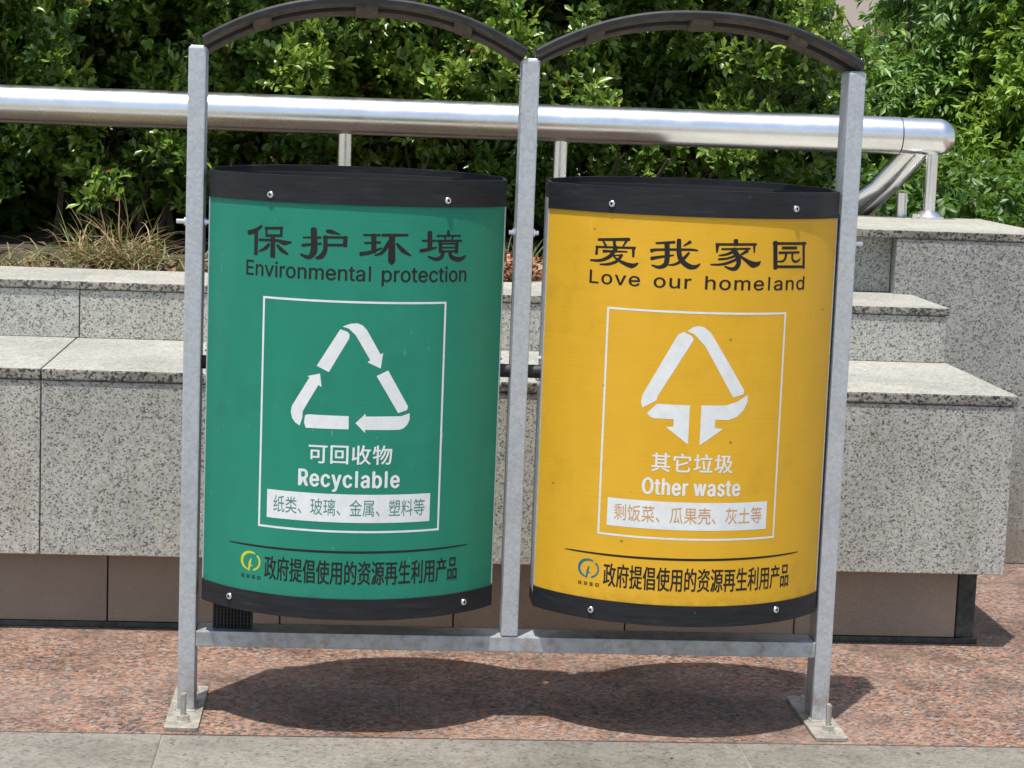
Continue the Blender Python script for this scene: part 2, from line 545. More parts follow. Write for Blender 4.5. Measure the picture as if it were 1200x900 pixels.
box('end_panel', 1.1055, 1.1205, 1.1812, 1.485, 0.5668, 0.680, 'granite', pl, 0.0015)
for a, b in zip(rp, rp[1:]):
    o = box('ledge_slab', a + 0.0012, b + 0.003, 1.132 + rng.uniform(-0.001, 0.001), 1.478 if b < 0.2 else 1.528, 0.6815, 0.7005, 'granite_dusty', pl, 0.003, 2)
    o.data.materials.append(MAT['granite_edge'])
    for p in o.data.polygons:
        if abs(p.normal.z) < 0.5:
            p.material_index = 1
pj = [-0.819 - 0.376 * 4, -0.819 - 0.376 * 3, -0.819 - 0.376 * 2, -1.195, -0.819, -0.449, -0.073, 0.304, 0.68, 1.043]
for a, b in zip(pj, pj[1:]):
    box('plinth_tile', a + 0.0015, b - 0.0015, 0.640 + rng.uniform(-0.001, 0.001), 0.658, 0.013, 0.1685, 'plinth', pl, 0.001)
box('corner_strip', 1.0445, 1.085, 0.641, 0.70, 0.013, 0.1685, 'dark_stone', pl, 0.002)
box('corner_strip', 1.066, 1.084, 0.7012, 1.45, 0.0005, 0.1685, 'dark_stone', pl, 0.002)
box('skirting_strip', XL, 1.092, 0.634, 0.6385, 0.0006, 0.0125, 'dark_stone', pl, 0.001)

# end block carrying the handrail
eb = thing('granite_end_block', 'tall granite block at the right end of the planter, carrying the foot of the handrail', 'wall')
box('core', 0.62, 1.48, 1.545, 2.18, 0.0, 0.842, 'mortar', eb)
box('side_panel', 0.60, 1.075, 1.530, 1.5445, 0.7008, 0.8435, 'granite_wall', eb, 0.0015)
bm = bmesh.new()
add_box(bm, 1.0765, 1.4985, 1.4850, 1.5445, 0.0008, 0.8435, 0.002)
obj('front_panel', bm, 'granite_wall', eb)
box('end_panel', 1.4805, 1.4985, 1.5457, 2.19, 0.0008, 0.8435, 'granite_wall', eb, 0.0015)
o = box('coping_slab', 0.59, 1.506, 1.482, 2.205, 0.8445, 0.8655, 'granite_dusty', eb, 0.003, 2)
o.data.materials.append(MAT['granite_edge'])
for p in o.data.polygons:
    if abs(p.normal.z) < 0.5:
        p.material_index = 1

bm = bmesh.new()
N = 40
gv = [[bm.verts.new((XL + (0.615 - XL) * i / N, 1.4785 + 2.2 * j / N, 0.655 + 0.035 * noise.noise(Vector((i * .35, j * .35, 0))) + (0.02 * j / N))) for j in range(N + 1)] for i in range(N + 1)]
for i in range(N):
    for j in range(N):
        bm.faces.new((gv[i][j], gv[i + 1][j], gv[i + 1][j + 1], gv[i][j + 1]))
so = obj('soil', bm, 'soil')
tag(so, kind='structure')
bm = bmesh.new()
add_box(bm, 0.615, 6.0, 2.21, 7.5, -0.028, 0.02)
so = obj('planting_bed', bm, 'soil')
tag(so, kind='structure')

# ------------------------------------------------------------------ handrail
hr = thing('handrail', 'thick shiny stainless steel handrail above the planter, in front of the hedge', 'handrail')
RY, RR = 2.128, 0.0525
rz = lambda x: 1.094 + (x + 1.065) * 0.0021
tube('rail_tube', [(x, RY, rz(x)) for x in (-4.2, -2.0, 0.0, 1.228)], RR, 'stainless', hr, 40)
bm = bmesh.new()
add_tube(bm, [(1.222, RY, rz(1.22)), (1.238, RY, rz(1.24))], RR - 0.005, 32)
obj('rail_joint', bm, 'rubber', hr, smooth=True, angle=40)
pts, rr = [(1.2315, RY, rz(1.23)), (1.34, RY, rz(1.34))], [RR - 0.0008, RR - 0.0008]
for k in range(1, 9):
    t = k / 8 * math.pi / 2
    pts.append((1.338 + 0.050 * math.sin(t), RY, rz(1.34)))
    rr.append(RR * (0.22 + 0.78 * math.cos(t)))
bm = bmesh.new()
add_tube(bm, pts, rr, 40)
obj('end_cap', bm, 'stainless', hr, smooth=True, angle=60)
for x in (-0.345, 0.261):
    tube('support_post', [(x, RY, 0.66), (x, RY, rz(x) - RR * 0.9)], 0.0205, 'stainless', hr, 20)
up = tube('support_post', [(1.329, RY, 0.866), (1.329, RY, rz(1.33) - RR * 0.9)], 0.0175, 'stainless', hr, 20)
bm = bmesh.new()
add_tube(bm, [(1.329, RY, 0.8658), (1.329, RY, 0.872), (1.329, RY, 0.884), (1.329, RY, 0.889)], [0.044, 0.044, 0.030, 0.017], 28)
obj('flange', bm, 'stainless', up, smooth=True, angle=40)
bm = bmesh.new()
add_tube(bm, [(1.285, RY - 0.02, 0.866), (1.285, RY - 0.02, 0.879)], 0.011, 14)
obj('bolt', bm, 'screw', up, smooth=True, angle=40)
tube('stub_post', [(1.262, 2.18, 0.8662), (1.262, 2.18, 0.935)], 0.016, 'stainless', hr, 18)
tube('brace', [(1.275, 2.14, 1.07), (1.19, 2.20, 0.95), (1.09, 2.26, 0.86), (0.98, 2.33, 0.76)], 0.025, 'stainless', hr, 16)
tube('brace', [(1.315, 2.14, 1.07), (1.245, 2.22, 0.955), (1.16, 2.28, 0.85)], 0.021, 'stainless', hr, 16)

# ------------------------------------------------------------------ steel stand
st = thing('bin_stand', 'galvanised steel stand with three square posts holding the green and the yellow bin', 'stand')
PH = 1.232


def post(x, z0, z1):
    bm = bmesh.new()
    add_box(bm, x - 0.0158, x + 0.0158, 0.0, 0.066, z0, z1, 0.003, 2)
    o = obj('post', bm, 'galv', st)
    c = box('post_cap', x - 0.0128, x + 0.0128, 0.003, 0.063, z1 - 0.0005, z1 + 0.0022, 'galv', o, 0.001)
    for s in (-1, 1):
        if (x < -0.5 and s > 0) or (x > 0.5 and s < 0):
            L = 0.006
        else:
            L = 0.014 if abs(x) > 0.5 else 0.007
        bm = bmesh.new()
        add_tube(bm, [(x + s * a_, 0.030, 0.917) for a_ in (0.0155, 0.0205, 0.0206, 0.0205 + L)], [0.0075, 0.0075, 0.0042, 0.0042], 10)
        obj('bolt', bm, 'screw', o)
    return o


post(-0.6, 0.006, PH)
post(0.6, 0.006, PH)
post(0.0, 0.1605, PH)
box('crossbar', -0.5840, 0.5840, 0.0008, 0.0655, 0.130, 0.160, 'stained_galv', st, 0.0025, 2)
for x in (-0.6, 0.6):
    bm = bmesh.new()
    prof = []
    W, Y0, Y1, rc = 0.031, -0.108, 0.172, 0.008
    for cx_, cy_, a0 in ((W - rc, Y1 - rc, 0), (-W + rc, Y1 - rc, 90), (-W + rc, Y0 + rc, 180), (W - rc, Y0 + rc, 270)):
        for k in range(5):
            t = math.radians(a0 + k * 22.5)
            prof.append((x + cx_ + rc * math.cos(t), cy_ + rc * math.sin(t)))
    lo = [bm.verts.new((a, b, 0.0008)) for a, b in prof]
    hi = [bm.verts.new((a, b, 0.0068)) for a, b in prof]
    bm.faces.new(lo[::-1])
    bm.faces.new(hi)
    for k in range(len(lo)):
        bm.faces.new((lo[k], lo[(k + 1) % len(lo)], hi[(k + 1) % len(lo)], hi[k]))
    bp = obj('base_plate', bm, 'dirty_galv', st)
    bm = bmesh.new()       # weld bead round the foot
    for a, b in (((x - .0175, -.001), (x + .0175, -.001)), ((x + .0168, 0), (x + .0168, .066)), ((x - .0168, 0), (x - .0168, .066))):
        add_tube(bm, [(a[0], a[1], .0075), (b[0], b[1], .0075)], 0.0028, 6)
    obj('weld', bm, 'dirty_galv', bp)
    for y in (-0.066, 0.130):
        bm = bmesh.new()
        tilt = rng.uniform(-0.003, 0.003)
        add_tube(bm, [(x + 0.001, y, 0.006), (x + 0.001 + tilt, y, 0.060)], 0.0047, 10)
        for k in range(14):
            zz = 0.020 + k * 0.0028
            add_tube(bm, [(x + 0.001, y, zz), (x + 0.001, y, zz + 0.0012)], 0.0055, 10)
        ab = obj('anchor_bolt', bm, 'bolt', bp)
        bm = bmesh.new()
        add_tube(bm, [(x + 0.001, y, 0.0066), (x + 0.001, y, 0.0088)], 0.0150, 18)
        add_prism(bm, (x + 0.001, y, 0.0088), 0.0122, 0.0105, 6, 'z', 0.4)
        obj('nut', bm, 'bolt', ab)


def hood(xa, xb):
    n = 36
    xm, hw = (xa + xb) / 2, (xb - xa) / 2
    zt = lambda x: 1.252 + 0.080 * (1 - (abs(x - xm) / hw) ** 2.25)
    prof = [(-0.002, 0.0), (-0.004, -0.004), (-0.004, -0.0125), (0.002, -0.0140), (0.010, -0.0150), (0.024, -0.0195), (0.0245, -0.0080), (0.0415, -0.0120), (0.0425, -0.0262), (0.054, -0.0300), (0.070, -0.0330), (0.078, -0.0345), (0.080, -0.030), (0.080, -0.001)]
    bm = bmesh.new()
    rings = []
    for i in range(n + 1):
        x = xa + (xb - xa) * i / n
        e = 1e-4
        sl = (zt(x + e) - zt(x - e)) / (2 * e)
        nx, nz = -sl * 0.35, 1.0
        L = math.hypot(nx, nz)
        rings.append([bm.verts.new((x + nx / L * dz, y, zt(x) + nz / L * dz * 0.95)) for y, dz in prof])
    m = len(prof)
    for a, b in zip(rings, rings[1:]):
        for k in range(m):
            f = bm.faces.new((a[k], a[(k + 1) % m], b[(k + 1) % m], b[k]))
            f.material_index = 2 if k in (5, 6, 7) else 1 if 2 <= k <= 10 else 0
    bm.faces.new(rings[0])
    bm.faces.new(rings[-1][::-1])
    me = bpy.data.meshes.new('rain_hood')
    bmesh.ops.recalc_face_normals(bm, faces=bm.faces[:])
    bm.to_mesh(me)
    bm.free()
    me.materials.append(MAT['hood_top'])
    me.materials.append(MAT['hood_under'])
    me.materials.append(MAT['rubber'])  # near-black on the groove faces, shade painted into the groove
    o = link('rain_hood', me, None, st)
    for u in (0.18, 0.5, 0.80):
        x = xa + (xb - xa) * u
        w = 0.016 if u != 0.5 else 0.020
        sl = (zt(x + w) - zt(x - w)) / (2 * w)
        bm = bmesh.new()
        add_box(bm, x - w, x + w, 0.008, 0.060, -0.012, 0.002, 0.002)
        for v in bm.verts:
            dy = (v.co.y - 0.008) / 0.052
            v.co.z = zt(x) + (v.co.x - x) * sl + v.co.z - 0.0125 - 0.012 * dy
        obj('hood_clip', bm, 'hood_under', o)


hood(-0.592, -0.008)
hood(0.008, 0.612)

# ------------------------------------------------------------------ the two bins
R0, YC = 0.3246, 0.1846            # radius and centre line of the bowed front
HW = 0.267
AMAX = math.asin(HW / R0)
YB = 0.075 - (YC - 0.0)            # mirrored centre of the bowed back


def surf(s, z, off=0.0):
    t = s / R0
    return ((R0 + off) * math.sin(t), YC - (R0 + off) * math.cos(t), z)


def arc_pts(off, n=44, back=False, amax=AMAX):
    out = []
    for k in range(n + 1):
        t = -amax + 2 * amax * k / n
        x, y = (R0 + off) * math.sin(t), YC - (R0 + off) * math.cos(t)
        out.append((x, 0.075 - y) if back else (x, y))
    return out


def loop_pts(off, n=40):
    f = arc_pts(off, n)
    b = arc_pts(off, n, back=True)
    return f + b[::-1]


def strip(bm, outer, inner, z0, z1, closed=False):
    m = len(outer)
    V = [[bm.verts.new((p[0], p[1], z)) for p in ps] for ps, z in ((outer, z0), (outer, z1), (inner, z1), (inner, z0))]
    rngk = range(m if closed else m - 1)
    for k in rngk:
        j = (k + 1) % m
        for a in range(4):
            b = (a + 1) % 4
            bm.faces.new((V[a][k], V[a][j], V[b][j], V[b][k]))
    if not closed:
        bm.faces.new([V[a][0] for a in range(4)])
        bm.faces.new([V[a][-1] for a in range(4)][::-1])


def place(o, cx):
    o.location = (cx, 0, 0)
    return o


def decal(name, verts, faces, mat, parent, label=None):
    """verts are flat (s, z, offset); the sheet is sliced every 6 mm and wrapped round the bowed panel"""
    me = bpy.data.meshes.new(name)
    me.from_pydata([(v[0], v[1], v[2]) for v in verts], [], faces)
    bm = bmesh.new()
    bm.from_mesh(me)
    bmesh.ops.triangulate(bm, faces=bm.faces[:])
    a, b = min(v[0] for v in verts), max(v[0] for v in verts)
    c = math.floor(a / 0.006) * 0.006 + 0.0031
    while c < b:
        bmesh.ops.bisect_plane(bm, geom=bm.verts[:] + bm.edges[:] + bm.faces[:], plane_co=(c, 0, 0), plane_no=(1, 0, 0), dist=1e-6)
        c += 0.006
    bmesh.ops.triangulate(bm, faces=bm.faces[:])
    for v in bm.verts:
        v.co = surf(v.co.x, v.co.y, v.co.z)
    bm.to_mesh(me)
    bm.free()
    me.update()
    o = link(name, me, mat, parent)
    if label:
        o['label'] = label
    return o


try:
    LATIN = bpy.data.fonts.load(bpy.utils.resource_path('LOCAL') + '/datafiles/fonts/Inter.woff2')
except Exception:
    LATIN = None


def text_mesh(body, weight=0.0, sc=1.0, sw=1.0):
    cu = bpy.data.curves.new('lettering', 'FONT')
    if LATIN and body.isascii():
        body = body.replace('l', '|')       # the tailed l of this typeface becomes a plain bar
        cu.font = LATIN
    cu.body = body
    cu.size = 1.0
    cu.offset = weight
    cu.space_character = sc
    cu.space_word = sw
    cu.resolution_u = 4
    ob = bpy.data.objects.new('lettering', cu)
    COL.objects.link(ob)
    bpy.context.view_layer.update()
    me = bpy.data.meshes.new_from_object(ob.evaluated_get(bpy.context.evaluated_depsgraph_get()))
    vs = [tuple(v.co[:2]) for v in me.vertices]
    fs = [tuple(p.vertices) for p in me.polygons]
    if LATIN and body.isascii():
        vs = [(x, 0.509 if y > 0.53 else 0.0 if y < -0.155 else y) for x, y in vs]
        if 'w' in body:                     # its w crosses itself: put a clean outline in its place
            par = list(range(len(vs)))

            def root(a):
                while par[a] != a:
                    a = par[a]
                return a
            for q in fs:
                for a in q[1:]:
                    par[root(a)] = root(q[0])
            comp = {}
            for a in range(len(vs)):
                comp.setdefault(root(a), []).append(a)
            box_ = {r: (min(vs[a][0] for a in c), max(vs[a][0] for a in c), max(vs[a][1] for a in c)) for r, c in comp.items()}
            A = [b[0] for r, b in box_.items() if len(comp[r]) > 20 and abs(b[1] - b[0] - 0.339) < 0.010 and abs(b[2] - 0.379) < 0.001]
            if A:
                x0 = A[0]
                gone = {r for r, b in box_.items() if b[0] > x0 - 0.001 and b[1] < x0 + 0.53}
                fs = [q for q in fs if root(q[0]) not in gone]
                o = len(vs)
                vs += [(x0 + a - 0.023, b) for a, b in ((.138, 0), (.023, .379), (.087, .379), (.170, .075), (.252, .379), (.316, .379), (.397, .075), (.480, .379), (.545, .379), (.429, 0), (.368, 0), (.284, .31), (.199, 0))]
                fs.append(tuple(range(o, o + 13)))
            used = sorted({a for q in fs for a in q})
            idx = {a: k for k, a in enumerate(used)}
            vs = [vs[a] for a in used]
            fs = [tuple(idx[a] for a in q) for q in fs]
    bpy.data.objects.remove(ob)
    bpy.data.curves.remove(cu)
    bpy.data.meshes.remove(me)
    return vs, fs


def lettering(name, body, s0, s1, za, zb, mat, parent, off=0.00020, bold=0.0, cap=None, sc=1.0, sw=1.0, label=None):
    """body fills s0..s1 across; za..zb is its full height, or (cap given) baseline and height of capitals"""
    vs, fs = text_mesh(body, 0.0, sc, sw)
    xs_ = [v[0] for v in vs]
    x0, x1 = min(xs_), max(xs_)
    if cap:
        cv, _ = text_mesh('E')
        h = max(v[1] for v in cv) - min(v[1] for v in cv)
        b0 = min(v[1] for v in cv)
        zf = lambda y: za + (y - b0) * cap / h
    else:
        y0, y1 = min(v[1] for v in vs), max(v[1] for v in vs)
        zf = lambda y: za + (y - y0) / (y1 - y0) * (zb - za)
    verts, faces = [], []
    # heavier type: the same letters printed again a hair to either side
    shifts = [(0, 0)] if not bold else [(-bold, 0), (bold, 0), (0, bold * 0.6), (0, -bold * 0.6)]
    for i, (dx, dz) in enumerate(shifts):
        o = len(verts)
        verts += [(s0 + bold + (v[0] - x0) / (x1 - x0) * (s1 - s0 - 2 * bold) + dx, zf(v[1]) + dz, off + i * 0.000012) for v in vs]
        faces += [tuple(a + o for a in f) for f in fs]
    return decal(name, verts, faces, mat, parent, label)


def quad_strip(s0, s1, z0, z1, off, n=1, zf=None):
    v, f = [], []
    for k in range(n + 1):
        s = s0 + (s1 - s0) * k / n
        a, b = (z0, z1) if zf is None else zf(k / n)
        v += [(s, a, off), (s, b, off)]
    for k in range(n):
        f.append((2 * k, 2 * k + 2, 2 * k + 3, 2 * k + 1))
    return v, f


def join(*vf):
    V, Fc = [], []
    for v, f in vf:
        o = len(V)
        V += v
        Fc += [tuple(i + o for i in q) for q in f]
    return V, Fc


def ribbon(path, off):
    """a brush stroke: points (s, z, width) with rounded ends"""
    P = [Vector((p[0], p[1])) for p in path]
    W = [p[2] / 2 for p in path]
    # smooth long bends
    if len(P) > 2:
        Q, U = [], []
        for i in range(len(P) - 1):
            p0 = P[max(i - 1, 0)]; p1 = P[i]; p2 = P[i + 1]; p3 = P[min(i + 2, len(P) - 1)]
            for k in range(4):
                t = k / 4
                Q.append(0.5 * ((2 * p1) + (p2 - p0) * t + (2 * p0 - 5 * p1 + 4 * p2 - p3) * t * t + (3 * p1 - p0 - 3 * p2 + p3) * t ** 3))
                U.append(W[i] * (1 - t) + W[i + 1] * t)
        Q.append(P[-1]); U.append(W[-1])
        P, W = Q, U
    L, Rr = [], []
    for i, p in enumerate(P):
        d = (P[min(i + 1, len(P) - 1)] - P[max(i - 1, 0)]).normalized()
        nrm = Vector((-d.y, d.x))
        L.append(p + nrm * W[i])
        Rr.append(p - nrm * W[i])
    d0 = (P[0] - P[1]).normalized()
    d1 = (P[-1] - P[-2]).normalized()
    n0 = Vector((-d0.y, d0.x)); n1 = Vector((-d1.y, d1.x))
    v = []
    for a, b in zip(L, Rr):
        v += [a, b]
    f = [(2 * k, 2 * k + 1, 2 * k + 3, 2 * k + 2) for k in range(len(P) - 1)]
    for base, dd, nn, w, ia, ib in ((P[0], d0, n0, W[0], 1, 0), (P[-1], d1, n1, W[-1], len(v) - 2, len(v) - 1)):
        c = [base + dd * w * 0.45 + nn * w * 0.6, base + dd * w * 0.45 - nn * w * 0.6]
        o = len(v)
        v += c
        if ia == 1:
            f.append((1, 0, o + 1, o) if True else ())
        else:
            f.append((ia, ib, o + 1, o))
    return [(p.x, p.y, off) for p in v], f


STROKES = {'bao':[[(-1783,9212,35),(-1915,9118,74),(-2075,9074,70)],[(-1899,9094,66),(-1897,8702,66)],[(-1686,9192,38),(-1681,9031,38)],[(-1711,9174,42),(-1360,9197,42)],[(-1387,9210,42),(-1382,9049,42)],[(-1688,9044,42),(-1379,9063,42)],[(-1838,8962,38),(-1471,8971,42),(-1320,8939,74),(-1182,8959,21)],[(-1550,9048,74),(-1544,8683,84)],[(-1624,8899,46),(-1692,8826,60),(-1832,8758,21)],[(-1460,8892,38),(-1372,8812,66),(-1250,8743,32)]],
'hu':[[(-969,9055,24),(-647,9066,35)],[(-983,8916,46),(-636,8962,32)],[(-780,9216,91),(-766,8989,96),(-770,8820,105),(-854,8711,63),(-1006,8754,35)],[(-547,9188,46),(-462,9175,66),(-309,9136,14)],[(-604,9076,38),(-181,9085,38)],[(-215,9097,63),(-215,8932,63)],[(-541,8941,38),(-186,8955,42)],[(-570,9091,63),(-564,8864,66),(-630,8739,77),(-732,8704,28)]],
'huan':[[(104,9142,32),(399,9147,32)],[(125,9001,32),(403,9019,35)],[(281,9150,77),(290,8844,77)],[(55,8806,63),(231,8839,56),(432,8923,21)],[(433,9148,46),(892,9157,38)],[(639,9139,66),(532,8976,66),(434,8839,49),(308,8790,21)],[(605,9138,91),(613,8715,112),(628,8678,52)],[(695,9005,35),(804,8888,70),(957,8796,21)]],
'jing':[[(1165,9061,32),(1427,9062,32)],[(1307,9215,77),(1318,8926,77)],[(1134,8879,52),(1300,8909,52),(1450,8943,18)],[(1675,9241,35),(1688,9156,63)],[(1452,9147,32),(1949,9149,28)],[(1605,9139,28),(1631,9070,28)],[(1785,9138,28),(1757,9070,28)],[(1456,9059,38),(1974,9059,32)],[(1525,9025,66),(1531,8861,63)],[(1869,9023,60),(1866,8851,60)],[(1525,9011,24),(1891,9009,28)],[(1567,8939,24),(1851,8937,24)],[(1530,8874,28),(1875,8872,32)],[(1589,8874,60),(1550,8768,60),(1439,8735,52),(1286,8781,24)],[(1730,8873,60),(1754,8779,63),(1903,8725,74),(2031,8757,49),(2085,8799,14)]],
'ai':[[(-1956,9162,42),(-1354,9204,49)],[(-1859,9146,24),(-1803,9060,46)],[(-1643,9173,52),(-1630,9062,46)],[(-1406,9179,42),(-1468,9073,24)],[(-1974,9045,38),(-1983,8901,49)],[(-1999,9029,32),(-1240,9057,38)],[(-1276,9062,49),(-1271,8896,35)],[(-1850,8962,46),(-1596,8973,32),(-1388,8980,24)],[(-1591,9056,66),(-1704,8886,60),(-1890,8795,46),(-2102,8784,28)],[(-1676,8893,21),(-1466,8916,24)],[(-1484,8917,46),(-1579,8799,49),(-1734,8737,42),(-1905,8722,21)],[(-1648,8884,21),(-1496,8796,46),(-1296,8735,77),(-1178,8786,24)]],
'wo':[[(-871,9162,32),(-539,9195,42)],[(-951,9022,60),(-823,9049,38),(-278,9073,38),(-124,9062,24)],[(-944,8885,56),(-782,8922,42),(-545,8963,24)],[(-675,9179,77),(-661,8886,77),(-699,8778,70),(-808,8738,49),(-930,8769,21)],[(-465,9244,63),(-454,9015,74),(-405,8880,74),(-264,8775,80),(-144,8774,56),(-70,8833,14)],[(-276,9019,32),(-380,8898,52),(-504,8807,38),(-631,8784,21)],[(-260,9214,49),(-375,9137,21)]],
'jia':[[(561,9269,70),(566,9184,77)],[(208,9183,38),(962,9198,38)],[(225,9192,63),(222,9042,28)],[(917,9206,46),(930,9052,24)],[(308,9101,32),(843,9120,32)],[(522,9101,84),(610,8979,80),(635,8860,74),(585,8770,70),(496,8754,49),(378,8795,24)],[(542,9072,52),(410,9013,38),(262,8985,24)],[(573,8992,42),(414,8937,35),(256,8920,32)],[(604,8931,42),(419,8855,42),(279,8826,35),(118,8822,21)],[(798,9085,52),(664,9006,32)],[(665,8980,32),(800,8896,60),(916,8837,98),(1021,8855,63),(1062,8902,14)]],
'yuan':[[(1355,9244,77),(1387,8770,77)],[(1309,9218,42),(2091,9213,42)],[(2030,9231,52),(2068,8769,52)],[(1389,8801,42),(2087,8791,42)],[(1516,9137,46),(1859,9135,46)],[(1446,9051,38),(1926,9054,35)],[(1611,9036,46),(1595,8950,42),(1539,8898,35),(1431,8895,21)],[(1760,9035,42),(1767,8931,38),(1842,8886,38),(1937,8911,28),(1964,8949,14)]]}


def screw(parent, s, z, cx, rim=0.0024):
    t = s / R0
    out = Vector((math.sin(t), -math.cos(t), 0))
    c = Vector(surf(s, z, rim))
    bm = bmesh.new()
    prof = [(0.0066, 0.0), (0.0066, 0.0009), (0.0054, 0.0030), (0.0034, 0.0038), (0.0026, 0.0034), (0.0024, 0.0012)]
    side = Vector((math.cos(t), math.sin(t), 0))
    upz = Vector((0, 0, 1))
    rings = []
    for r, h in prof:
        rings.append([bm.verts.new(c + out * h + (side * math.cos(a) + upz * math.sin(a)) * r) for a in (2 * math.pi * k / 16 for k in range(16))])
    for a, b in zip(rings, rings[1:]):
        for k in range(16):
            bm.faces.new((a[k], a[(k + 1) % 16], b[(k + 1) % 16], b[k]))
    o = place(obj('screw', bm, 'screw', parent, smooth=True, angle=50), 0)
    bm = bmesh.new()
    bm.faces.new([bm.verts.new(c + out * 0.0014 + (side * math.cos(a) + upz * math.sin(a)) * 0.0027) for a in (2 * math.pi * k / 12 for k in range(12))])
    obj('socket', bm, 'socket', o)


def make_bin(cx, paint, label, head, english, title, title_en, notice, notice_mat, emblem_mat, symbol, top_screws, low_screws):
    b = thing('waste_bin', label, 'bin', group='bins hanging in the steel stand')
    b.location = (cx, 0, 0)
    bm = bmesh.new()
    strip(bm, arc_pts(0.0, 64), arc_pts(-0.0025, 64), 0.2450, 0.9850)
    fp = obj('front_panel', bm, paint, b, smooth=True, angle=40)
    bm = bmesh.new()
    strip(bm, arc_pts(0.0, 40, back=True), arc_pts(-0.0025, 40, back=True), 0.2450, 0.9850)
    obj('back_panel', bm, paint, b, smooth=True, angle=40)
    for s in (-1, 1):
        bm = bmesh.new()
        add_box(bm, min(s * HW, s * (HW + 0.0022)), max(s * HW, s * (HW + 0.0022)), 0.0025, 0.0725, 0.2460, 0.9840, 0.0008)
        add_box(bm, min(s * (HW - .0015), s * (HW + 0.0020)), max(s * (HW - .0005), s * (HW + 0.0012)), -0.0005, 0.0022, 0.2620, 0.9650, 0.0006)
        obj('side_strip', bm, 'galv', b)
    # black bands
    for z0, z1, nm in ((0.9655, 1.0130, 'top_band'), (0.2215, 0.2600, 'bottom_band')):
        bm = bmesh.new()
        op, ip = loop_pts(0.0024), loop_pts(-0.0045)
        strip(bm, op, ip, z0, z1, closed=True)
        sides = [e for e in bm.edges if abs(e.verts[0].co.z - e.verts[1].co.z) < 1e-6 and abs(abs(e.verts[0].co.z - (z0 + z1) / 2) - (z1 - z0) / 2) < 1e-5 and len(e.link_faces) == 2 and e.calc_face_angle(0) > 1.0]
        bmesh.ops.bevel(bm, geom=sides, offset=0.0010, segments=2, affect='EDGES')
        if nm == 'top_band':
            for v in bm.verts:
                if v.co.z > 1.0 and v.co.y > 0.0:
                    v.co.z += 0.0085 * min(1, v.co.y / 0.2)
        band = obj(nm, bm, 'band', b, smooth=True, angle=35)
        for s, z in (top_screws if nm == 'top_band' else low_screws):
            screw(band, s, z, cx)
        for s, z in ([(-0.215, 0.990), (0.125, 0.985), (0.05, 0.992)] if nm == 'top_band' else []):
            pass
    bm = bmesh.new()
    ip, ip2 = loop_pts(-0.0052), loop_pts(-0.014)
    strip(bm, ip, ip2, 0.250, 1.0085, closed=True)
    obj('inner_liner', bm, 'inner', b, smooth=True, angle=35)
    bm = bmesh.new()
    q = loop_pts(-0.0055)
    lo = [bm.verts.new((x, y, 0.236)) for x, y in q]
    hi = [bm.verts.new((x, y, 0.247)) for x, y in q]
    bm.faces.new(lo[::-1]); bm.faces.new(hi)
    for k in range(len(q)):
        j = (k + 1) % len(q)
        bm.faces.new((lo[k], lo[j], hi[j], hi[k]))
    obj('bottom', bm, 'inner', b)
    # pivots to the posts
    for s in (-1, 1):
        gap = (0.5842 - abs(cx + s * HW)) if abs(cx + s * HW) > 0.3 else (abs(cx + s * HW) - 0.0158)
        x0 = s * (HW + 0.0022)
        bm = bmesh.new()
        add_tube(bm, [(x0, 0.030, 0.660), (x0 + s * max(gap - 0.0027, 0.004), 0.030, 0.660)], 0.0125, 18)
        pv = obj('pivot', bm, 'rubber', b, smooth=True, angle=40)
        for zb_ in (0.638, 0.685):
            bm = bmesh.new()
            add_prism(bm, (x0 - s * 0.0002, 0.030, zb_), 0.0055, s * 0.0048, 6, 'x')
            obj('bolt', bm, 'screw', pv)
    # ---- print
    k = 0
    for nm, ch in head:
        V, Fc = [], []
        for stv in STROKES[ch]:
            path = [(a * 1e-4, z * 1e-4, w * 1.22e-4) for a, z, w in stv]
            v, f = ribbon(path, 0.00015 + 0.000003 * (k % 20))
            k += 1
            o = len(V)
            V += v
            Fc += [tuple(i + o for i in q_) for q_ in f]
        decal('chinese_character', V, Fc, 'black_ink', fp, label='large black brush-written character ' + nm)
    lettering('english_lettering', english[0], -0.2105, 0.2110, english[1], None, 'black_ink', fp, bold=0.0006, cap=english[2], sc=english[3], sw=english[4])
    parts = []
    a0, a1, z0, z1, w = -0.1720, 0.1690, 0.3812, 0.7972, 0.0038
    decal('notice_border', *join(quad_strip(a0, a1, z0, z0 + w, 0.00016, 24), quad_strip(a0, a1, z1 - w, z1, 0.00016, 24),
                                 quad_strip(a0, a0 + w, z0 + w, z1 - w, 0.00016), quad_strip(a1 - w, a1, z0 + w, z1 - w, 0.00016)), 'white_ink', fp)
    for pl_ in symbol:
        decal('symbol_segment', [(s, z, 0.00018) for s, z in pl_], [tuple(range(len(pl_)))], 'white_ink', fp)
    lettering('chinese_lettering', title, -0.0770, 0.0730, 0.5055, 0.5400, 'white_ink', fp, bold=0.0005, sc=1.08)
    lettering('english_lettering', title_en[0], title_en[1], title_en[2], 0.4638, None, 'white_ink', fp, bold=0.0013, cap=0.0292, sc=1.10, sw=0.8)
    npl = decal('notice_plate', *quad_strip(-0.1545, 0.1485, 0.3997, 0.4510, 0.00016, 24), 'white_ink', fp)
    lettering('chinese_lettering', notice, -0.1415, 0.1380, 0.4115, 0.4420, notice_mat, npl, off=0.00032, bold=0.0)
    decal('printed_line', *quad_strip(-0.2385, 0.2370, 0, 0, 0.00017, 32, zf=lambda u: (0.3438 + 0.004 * u - 0.0007 - 0.0016 * math.sin(math.pi * min(1, max(0, u))) ** 0.4, 0.3438 + 0.004 * u + 0.0007 + 0.0014 * math.sin(math.pi * min(1, max(0, u))) ** 0.4)), 'black_ink', fp)
